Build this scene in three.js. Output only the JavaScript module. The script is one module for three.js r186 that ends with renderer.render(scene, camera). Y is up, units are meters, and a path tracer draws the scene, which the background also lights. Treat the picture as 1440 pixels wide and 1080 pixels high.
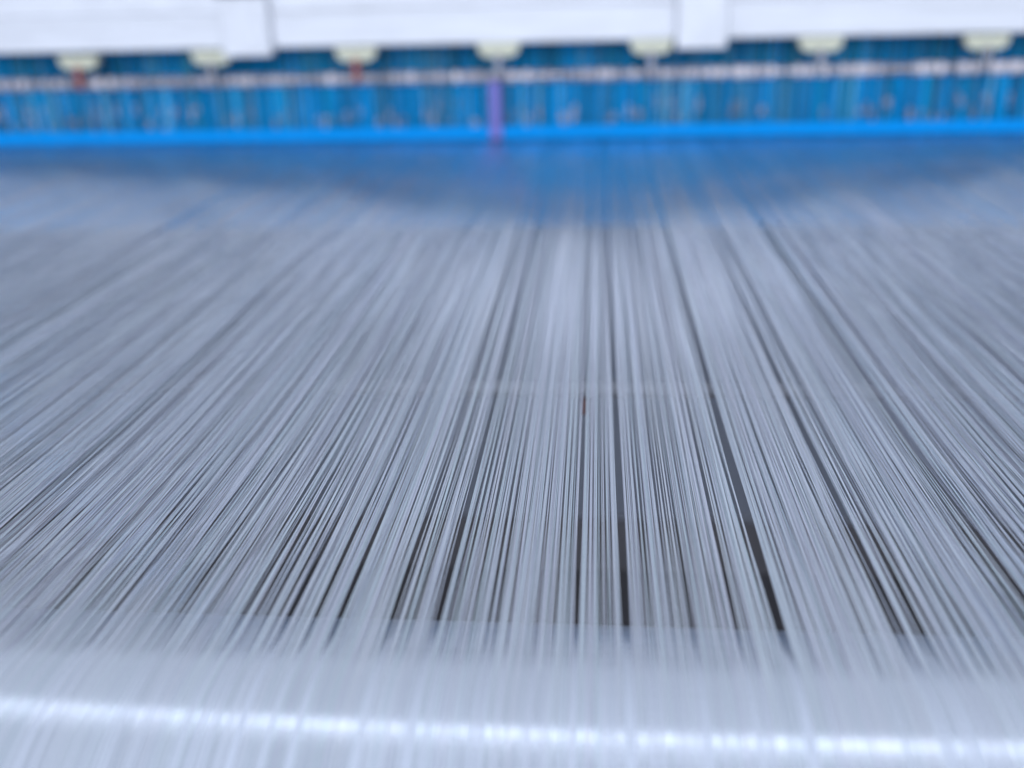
import * as THREE from 'three';
import { RoundedBoxGeometry } from 'three/addons/geometries/RoundedBoxGeometry.js';
import { mergeGeometries } from 'three/addons/utils/BufferGeometryUtils.js';
import { RectAreaLightUniformsLib } from 'three/addons/lights/RectAreaLightUniformsLib.js';

RectAreaLightUniformsLib.init();
const scene = new THREE.Scene();

// ---------- camera ----------
const camera = new THREE.PerspectiveCamera(43.2, 4 / 3, 0.01, 20);
camera.position.set(0, 0.14, 0);
{ // three orthogonal axes of the loom as the lens sees them
  const z = new THREE.Vector3(-120, -560, 1364).normalize();
  const x = new THREE.Vector3(16144, -139, 1364);
  x.addScaledVector(z, -x.dot(z)).normalize();
  const y = new THREE.Vector3().crossVectors(z, x);
  const worldToCam = new THREE.Matrix4().makeBasis(x, y, z);
  camera.quaternion.setFromRotationMatrix(worldToCam.transpose());
}
camera.focus = 0.292;
camera.userData.fStop = 5.0;
scene.add(camera);

// ---------- light: fluorescent tube row over the roller, plus an added front fill ----------
scene.background = new THREE.Color().setRGB(0.46, 0.52, 0.63);
function area(name, w, h, intensity, pos, target, color = [0.83, 0.90, 1.04]) {
  const l = new THREE.RectAreaLight(new THREE.Color().setRGB(...color), intensity, w, h);
  l.name = name; l.position.set(...pos); l.lookAt(...target); scene.add(l);
  return l;
}
area('tube_row_over_roller', 3.2, 0.16, 1.5, [0.1, 1.55, -0.70], [0.1, 0, -0.16]);
area('front_fill', 3.2, 1.2, 8.6, [0, 0.75, 2.2], [0, 0, -0.9]);  // added fill light, low behind the camera, brightens the beam and heddles

const renderer = new THREE.WebGLRenderer({ antialias: true });
renderer.toneMapping = THREE.LinearToneMapping;
renderer.toneMappingExposure = 1.0;
renderer.shadowMap.enabled = true;
renderer.setSize(1024, 768);

// ---------- helpers ----------
let seed = 20240611;
const rnd = () => { seed = (seed + 0x6d2b79f5) | 0; let t = Math.imul(seed ^ (seed >>> 15), 1 | seed); t = (t + Math.imul(t ^ (t >>> 7), 61 | t)) ^ t; return ((t ^ (t >>> 14)) >>> 0) / 4294967296; };
const rr = (a, b) => a + (b - a) * rnd();
const used = {};
function numbered(n) { const k = used[n] = (used[n] ?? -1) + 1; return k ? `${n}_${String(k).padStart(3, '0')}` : n; }
const rgb = (r, g, b) => new THREE.Color().setRGB(r, g, b);
function std(r, g, b, rough = 0.6, metal = 0, extra = {}) { return new THREE.MeshPhysicalMaterial({ color: rgb(r, g, b), roughness: rough, metalness: metal, ...extra }); }
function noiseTexture(w, h, fn) {
  const d = new Uint8Array(w * h * 4);
  for (let y = 0; y < h; y++) for (let x = 0; x < w; x++) { const c = fn(x / w, y / h); const i = (y * w + x) * 4; d[i] = c[0]; d[i + 1] = c[1]; d[i + 2] = c[2]; d[i + 3] = 255; }
  const t = new THREE.DataTexture(d, w, h); t.magFilter = t.minFilter = THREE.LinearFilter; t.wrapS = t.wrapT = THREE.RepeatWrapping; t.needsUpdate = true; return t;
}
const hash = (x, y) => { const s = Math.sin(x * 127.1 + y * 311.7) * 43758.5453; return s - Math.floor(s); };
function vnoise(x, y) { const i = Math.floor(x), j = Math.floor(y), f = x - i, g = y - j, u = f * f * (3 - 2 * f), v = g * g * (3 - 2 * g);
  return (hash(i, j) * (1 - u) + hash(i + 1, j) * u) * (1 - v) + (hash(i, j + 1) * (1 - u) + hash(i + 1, j + 1) * u) * v; }
function fbm(x, y) { return 0.5 * vnoise(x, y) + 0.3 * vnoise(x * 2.1, y * 2.1) + 0.2 * vnoise(x * 4.3, y * 4.3); }
function thing(name, label, category, pos = [0, 0, 0], group) {
  const o = new THREE.Group(); o.name = numbered(name); o.position.set(...pos); o.userData = { label, category };
  if (group) o.userData.group = group; scene.add(o); return o;
}
function mesh(name, geo, mat, parent) {
  const m = new THREE.Mesh(geo, mat); m.name = numbered(name); m.castShadow = m.receiveShadow = true; parent.add(m); return m;
}
function box(w, h, d, x, y, z, r = 0.001) { return new RoundedBoxGeometry(w, h, d, 2, Math.min(r, w / 2.1, h / 2.1, d / 2.1)).translate(x, y, z); }
function rod(r, len, x, y, z, seg = 24) { return new THREE.CylinderGeometry(r, r, len, seg).rotateZ(Math.PI / 2).translate(x, y, z); }

// ---------- the guide roller in front ----------
const R = 0.060, ROLL_Z = -0.172, ROLL_Y = -R;
{
  const scuff = noiseTexture(512, 256, (u, v) => { const n = fbm(u * 220, v * 6) * 0.6 + fbm(u * 18, v * 14) * 0.4; const c = 40 + n * 90; return [c, c, c]; });
  const rough = scuff; rough.repeat.set(3, 1);
  const steel = std(0.56, 0.60, 0.68, 0.95, 0.25, { roughnessMap: rough });
  const roller = thing('guide_roller', 'polished steel roller at the front with white threads running over it', 'roller', [0, 0, ROLL_Z]);
  const tube = new THREE.CylinderGeometry(R, R, 1.5, 360, 1, true).rotateZ(Math.PI / 2).translate(0, ROLL_Y, 0);
  mesh('roller_tube', tube, steel, roller);
  mesh('shaft', rod(0.018, 1.7, 0, ROLL_Y, 0), std(0.3, 0.3, 0.32, 0.4, 0.9), roller);
  for (const s of [-1, 1]) mesh('end_disc', rod(R - 0.001, 0.01, s * 0.744, ROLL_Y, 0, 64), std(0.4, 0.4, 0.42, 0.4, 0.9), roller);
}

// ---------- the warp: one geometry per variant of a thread, shared ----------
const threadMats = [[0.60, 0.64, 0.72], [0.62, 0.63, 0.73], [0.58, 0.65, 0.71], [0.66, 0.69, 0.76], [0.55, 0.58, 0.67]]
  .map(([r, g, b]) => std(r * 1.32, g * 1.31, b * 1.27, 0.15, 0.88));
const HALF_W = 0.00015, HALF_H = 0.000024, SIDES = 5;
function threadGeometry(level, near, far, wob) {
  // y of the yarn: level on the roller, up to a few mm lower towards the shafts
  const pts = [];
  const at = (z) => { const t = THREE.MathUtils.clamp((-0.19 - z) / 0.12, 0, 1) * (1 - 0.93 * THREE.MathUtils.clamp((-0.36 - z) / 0.24, 0, 1)); return level * t; };
  const xs = (z) => { const t = (-0.17 - z) / 0.8; return near * (1 - t) + far * t + wob * Math.sin(t * Math.PI) ; };
  pts.push([xs(-1.0), level * 0.07 - 0.02, -1.06], [xs(-1.0), level * 0.07 - 0.003, -1.0]);
  for (const z of [-0.975, -0.8, -0.6, -0.45, -0.36, -0.30, -0.25, -0.21]) pts.push([xs(z), at(z), z]);
  const arcs = [];
  for (let i = 0; i <= 18; i++) arcs.push([-0.03 + i * 0.045, R + HALF_H * 1.9]);
  for (const a of [1.05, 1.3, 1.55, 1.8, 2.05]) arcs.push([a, R + 0.0006]);
  for (const [a, rad] of arcs) { pts.push([near, ROLL_Y + rad * Math.cos(a), ROLL_Z + rad * Math.sin(a)]); }
  const n = pts.length, pos = new Float32Array(n * SIDES * 3), nor = new Float32Array(n * SIDES * 3), idx = [];
  for (let i = 0; i < n; i++) {
    const p = pts[i], a = pts[Math.max(0, i - 1)], b = pts[Math.min(n - 1, i + 1)];
    const ty = b[1] - a[1], tz = b[2] - a[2], l = Math.hypot(ty, tz), uy = tz / l, uz = -ty / l; // across the run, upwards
    for (let k = 0; k < SIDES; k++) {
      const w = Math.PI / 2 + (k / SIDES) * Math.PI * 2, c = Math.cos(w), s = Math.sin(w), o = (i * SIDES + k) * 3;
      pos[o] = p[0] + c * HALF_W; pos[o + 1] = p[1] + s * HALF_H * uy; pos[o + 2] = p[2] + s * HALF_H * uz;
      const nx = c / HALF_W, ns = s / HALF_H, q = Math.hypot(nx, ns);
      nor[o] = nx / q; nor[o + 1] = ns / q * uy; nor[o + 2] = ns / q * uz;
      if (i < n - 1) { const e = i * SIDES, f = e + SIDES, k2 = (k + 1) % SIDES; idx.push(e + k, f + k2, f + k, e + k, e + k2, f + k2); }
    }
  }
  const g = new THREE.BufferGeometry();
  g.setAttribute('position', new THREE.BufferAttribute(pos, 3)); g.setAttribute('normal', new THREE.BufferAttribute(nor, 3)); g.setIndex(idx);
  return g;
}
const variants = [];
for (let i = 0; i < 96; i++) variants.push(threadGeometry(-[0, 0.0016, 0.0032, 0.0048][i % 4] - rr(0, 0.0012), rr(-1, 1) * 0.00026, rr(-1, 1) * 0.0020, rr(-1, 1) * 0.0005));
const warp = thing('warp_sheet', 'sheet of fine white warp threads stretched from the blue heald frames over the steel roller', 'warp threads');
{
  const xs = [];
  const gaps = [[-0.0763, 0.0010], [-0.0738, 0.0006], [-0.0375, 0.0008], [-0.0172, 0.0007], [-0.0045, 0.0015], [0.0022, 0.0008], [0.0074, 0.0013], [0.0211, 0.0006], [0.0312, 0.0007], [0.0430, 0.0014], [0.0487, 0.0009], [0.0694, 0.0007], [0.0758, 0.0014]]; // bare places, metres
  let next = 0;
  for (let x = -0.72; x < 0.62;) { // threads come in small stacks of a few, one above another
    if (next < gaps.length && x > gaps[next][0]) { x += gaps[next][1]; next++; }
    const count = 1 + Math.floor(rnd() * 4.4);
    for (let k = 0; k < count; k++) xs.push(x + rr(-0.0002, 0.0002));
    const u = rnd();
    x += u < 0.60 ? rr(0.00030, 0.00050) : u < (Math.abs(x - 0.01) < 0.09 ? 0.925 : 0.96) ? rr(0.0005, 0.00088) : rr(0.001, 0.0017);
  }
  const order = xs.map((x, i) => [Math.abs(x + 0.004), i]).sort((a, b) => a[0] - b[0]).map((e) => e[1]);
  const single = new Set(order.slice(0, 300));
  const rest = threadMats.map(() => []);
  xs.forEach((x, i) => {
    const g = variants[Math.floor(rnd() * variants.length)], m = Math.floor(rnd() * threadMats.length);
    if (single.has(i)) mesh('thread', g, threadMats[m], warp).position.x = x;
    else rest[m].push(g.clone().translate(x, 0, 0));
  });
  const all = rest.map((list) => mergeGeometries(list));
  const outer = new THREE.Mesh(mergeGeometries(all, true), threadMats); outer.name = 'outer_threads';
  outer.userData = { kind: 'stuff' }; outer.castShadow = outer.receiveShadow = true; warp.add(outer);
  console.log('threads', xs.length);
}

// ---------- under the warp ----------
{
  const lease = thing('lease_rod', 'pale round rod lying crosswise just under the white threads', 'rod', [0, -0.0112, -0.365]);
  mesh('rod_bar', rod(0.0036, 1.6, 0, 0, 0), std(0.25, 0.26, 0.29, 0.7), lease);
  const redMat = std(0.13, 0.04, 0.03, 0.7);
  mesh('red_clip', box(0.004, 0.006, 0.006, -0.0035, -0.006, 0.004), redMat, lease);
  const tray = thing('drip_tray', 'grey steel tray seen through the gaps between the threads', 'tray', [0, -0.11, -0.71]);
  const trayMat = std(0.34, 0.35, 0.39, 0.6, 0.1);
  mesh('tray_plate', box(1.7, 0.008, 0.80, 0, 0, -0.12, 0.002), trayMat, tray);
  let ay = -0.002, az = 0.278; // the tray's lip bends down in steps, each plate darker towards the front
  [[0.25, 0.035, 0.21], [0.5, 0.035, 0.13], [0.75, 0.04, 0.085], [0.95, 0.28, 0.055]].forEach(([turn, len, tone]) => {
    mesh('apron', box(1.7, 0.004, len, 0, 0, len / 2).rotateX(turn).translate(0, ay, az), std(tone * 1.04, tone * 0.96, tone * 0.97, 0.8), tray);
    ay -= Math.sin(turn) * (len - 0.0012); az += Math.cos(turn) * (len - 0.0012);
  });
  const bedTex = noiseTexture(512, 256, (u, v) => { const a = fbm(u * 60, v * 24), b = fbm(u * 22 + 9, v * 9 + 4); const r = THREE.MathUtils.smoothstep(b, 0.55, 0.7); return [40 + a * 30 + r * 75, 34 + a * 26 + r * 14, 34 + a * 26 + r * 8]; });
  bedTex.colorSpace = THREE.SRGBColorSpace;
  const bed = mesh('floor', new THREE.BoxGeometry(1.8, 0.02, 1.6).translate(0, -0.3, -0.5), std(1, 1, 1, 0.85, 0, { map: bedTex }), scene);
  bed.userData = { kind: 'structure', label: 'dark rusty machine bed below the white threads' };
}

// ---------- the white heald frame with its blue heddles ----------
const Z = -1.0;
const frame = thing('heald_frame', 'white heald frame with cream hooks and blue heddles across the back', 'heald frame', [0, 0, Z]);
{
  const smudge = noiseTexture(512, 128, (u, v) => { const n = fbm(u * 14, v * 3) * 0.6 + fbm(u * 60, v * 16) * 0.4; const c = 214 + n * 41; return [c, c, c]; });
  smudge.colorSpace = THREE.SRGBColorSpace;
  const white = std(0.72, 0.73, 0.77, 0.45, 0, { map: smudge });
  const cream = std(0.50, 0.50, 0.38, 0.5), greyM = std(0.20, 0.20, 0.23, 0.4, 0.3), redM = std(0.26, 0.07, 0.06, 0.55);
  mesh('beam', box(1.5, 0.034, 0.022, 0, 0.1075, 0, 0.003), white, frame);
  mesh('beam_ledge', box(1.5, 0.09, 0.020, 0, 0.1693, 0.0, 0.002), white, frame);
  for (const [x0, x1, y0, y1] of [[-0.3658, -0.3167, 0.0838, 0.1385], [0.0745, 0.1218, 0.0825, 0.21]]) mesh('bracket', box(x1 - x0, y1 - y0, 0.016, (x0 + x1) / 2, (y0 + y1) / 2, 0.016, 0.002), white, frame);
  mesh('dark_block', box(0.052, 0.02, 0.012, -0.343, 0.150, 0.016, 0.002), std(0.05, 0.05, 0.06, 0.6), frame);  // plain dark block just above the left bracket
  const hookShape = new THREE.Shape();
  hookShape.moveTo(-0.024, 0.012); hookShape.lineTo(0.024, 0.012); hookShape.lineTo(0.023, 0.005); hookShape.quadraticCurveTo(0.02, -0.001, 0.011, -0.002); hookShape.lineTo(-0.011, -0.002); hookShape.quadraticCurveTo(-0.02, -0.001, -0.023, 0.005);
  const hookGeo = new THREE.ExtrudeGeometry(hookShape, { depth: 0.009, bevelEnabled: true, bevelSize: 0.0008, bevelThickness: 0.0008, bevelSegments: 2 });
  [[-0.5201, 0.0765, 1], [-0.3815, 0.0785, 0], [-0.2354, 0.0790, 1], [-0.0947, 0.0805, 0], [0.052, 0.0805, 0], [0.2105, 0.0795, 0], [0.3614, 0.0785, 0]].forEach(([x, y, red]) => {
    const h = mesh('hook', hookGeo, cream, frame); h.position.set(x, y, 0.004); h.scale.set(0.82, 0.85, 1);
    mesh('hook_stem', box(0.0075, 0.026, 0.005, 0, -0.012, 0.0125, 0.001), red ? redM : greyM, h);
  });
  mesh('heddle_bar', rod(0.0041, 1.5, 0, 0.0598, 0.004), std(0.34, 0.32, 0.35, 0.35, 0.5), frame);
  // heddles: a thin blue strip whose steel end loop rides on the bar
  const tones = [[0.0, 0.27, 0.62], [0.0, 0.33, 0.74], [0.0, 0.21, 0.48], [0.0, 0.27, 0.50], [0.02, 0.12, 0.24], [0.14, 0.38, 0.56], [0.0, 0.34, 0.8], [0.05, 0.14, 0.24]];
  const heddleMats = tones.map(([r, g, b]) => std(r, g * 1.12, b * 1.12, 0.7, 0, { specularIntensity: 0.3 }));
  const loopMats = [std(0.50, 0.46, 0.50, 0.35, 0.4), std(0.28, 0.28, 0.32, 0.35, 0.6), std(0.72, 0.66, 0.68, 0.3, 0.2)];
  const strips = [0.0007, 0.0013, 0.0022].map((w) => box(w, 0.066, 0.0006, 0, 0.026, 0.001, 0.0002));
  const loops = [0.0018, 0.003, 0.0048].map((w) => new THREE.TorusGeometry(0.0050, 0.0012, 5, 12).scale(1, 1, w / 0.0018).rotateY(Math.PI / 2).translate(0, 0.0598, 0.004));
  for (let i = 0; i < 300; i++) {
    const x = -0.66 + (i + rr(-0.4, 0.4)) * (1.13 / 300);
    const k = Math.floor(Math.pow(rnd(), 0.9) * 8);
    const h = mesh('heddle', strips[Math.floor(rnd() * 3)], heddleMats[k], frame); h.position.set(x, 0, rr(-0.002, 0.002)); h.rotation.y = rr(-0.5, 0.5);
    const lm = rnd() < (x > 0.08 ? 0.6 : 0.22) ? 2 : rnd() < 0.5 ? 0 : 1;
    if (rnd() < 0.35) mesh('heddle_eye', new THREE.TorusGeometry(0.0012, 0.0005, 4, 8).scale(1, rr(2, 5), 1), loopMats[rnd() < 0.5 ? 1 : 0], h).position.set(0, rr(0.014, 0.034), 0.002);
    if (rnd() < 0.8) mesh('end_loop', loops[Math.floor(rnd() * 3)], loopMats[lm], h).rotation.y = -h.rotation.y;
  }
  const wires = heddleMats.map(() => []);
  for (let x = -0.75; x < 0.6; x += rr(0.0012, 0.0040)) wires[Math.floor(rnd() * 8)].push(new THREE.BoxGeometry(rr(0.0004, 0.0012), 0.062, 0.0006).rotateZ(rr(-0.05, 0.05)).translate(x, 0.028, -0.004 + rr(-0.002, 0.002)));
  const fine = new THREE.Mesh(mergeGeometries(wires.map((l) => mergeGeometries(l)), true), heddleMats); fine.name = 'fine_heddles'; fine.userData = { kind: 'stuff' };
  fine.castShadow = fine.receiveShadow = true; frame.add(fine);
}
{
  const rear = thing('rear_heald_frame', 'second row of teal heddles hanging close behind the white heald frame', 'heald frame', [0, 0, -1.035]);
  const mats = [[0.0, 0.16, 0.30], [0.0, 0.12, 0.22], [0.02, 0.20, 0.30], [0.01, 0.08, 0.15], [0.1, 0.25, 0.33]].map((c) => std(...c.map((v) => v * 0.75), 0.7, 0, { specularIntensity: 0.3 }));
  const lists = mats.map(() => []);
  for (let x = -0.8; x < 0.7; x += rr(0.0016, 0.0042)) lists[Math.floor(rnd() * 5)].push(new THREE.BoxGeometry(rr(0.001, 0.0026), 0.13, 0.0006).translate(x, 0.055, rr(-0.006, 0.006)));
  const m = new THREE.Mesh(mergeGeometries(lists.map((l) => mergeGeometries(l)), true), mats); m.name = 'rear_heddles'; m.userData = { kind: 'stuff' }; m.castShadow = m.receiveShadow = true; rear.add(m);
  mesh('rear_beam', box(1.5, 0.04, 0.018, 0, 0.135, 0), std(0.7, 0.71, 0.74, 0.5), rear);
  const panel = thing('blue_backing_board', 'bright blue backing board behind the rows of heddles', 'backing board', [0, 0, -1.07]);
  mesh('panel_sheet', box(1.7, 0.272, 0.006, 0, 0.024, 0), std(0.0, 0.42, 0.95, 0.7, 0, { specularIntensity: 0.3 }), panel);
}
{
  const rail = thing('blue_rail', 'bright blue rail low across the foot of the heddles', 'rail', [0, 0, -0.987]);
  mesh('rail_bar', box(1.6, 0.0115, 0.006, 0, 0.0068, 0, 0.0015), std(0.0, 0.25, 0.68, 0.8, 0, { specularIntensity: 0.2 }), rail);
  const tie = thing('lilac_ribbon', 'lilac ribbon hanging down in front of the blue heddles near the middle', 'ribbon', [-0.099, 0, -0.981]);
  mesh('ribbon_strip', box(0.011, 0.055, 0.0012, 0, 0.029, 0, 0.0005), std(0.17, 0.15, 0.42, 0.8, 0, { specularIntensity: 0.3 }), tie);
}

renderer.render(scene, camera);
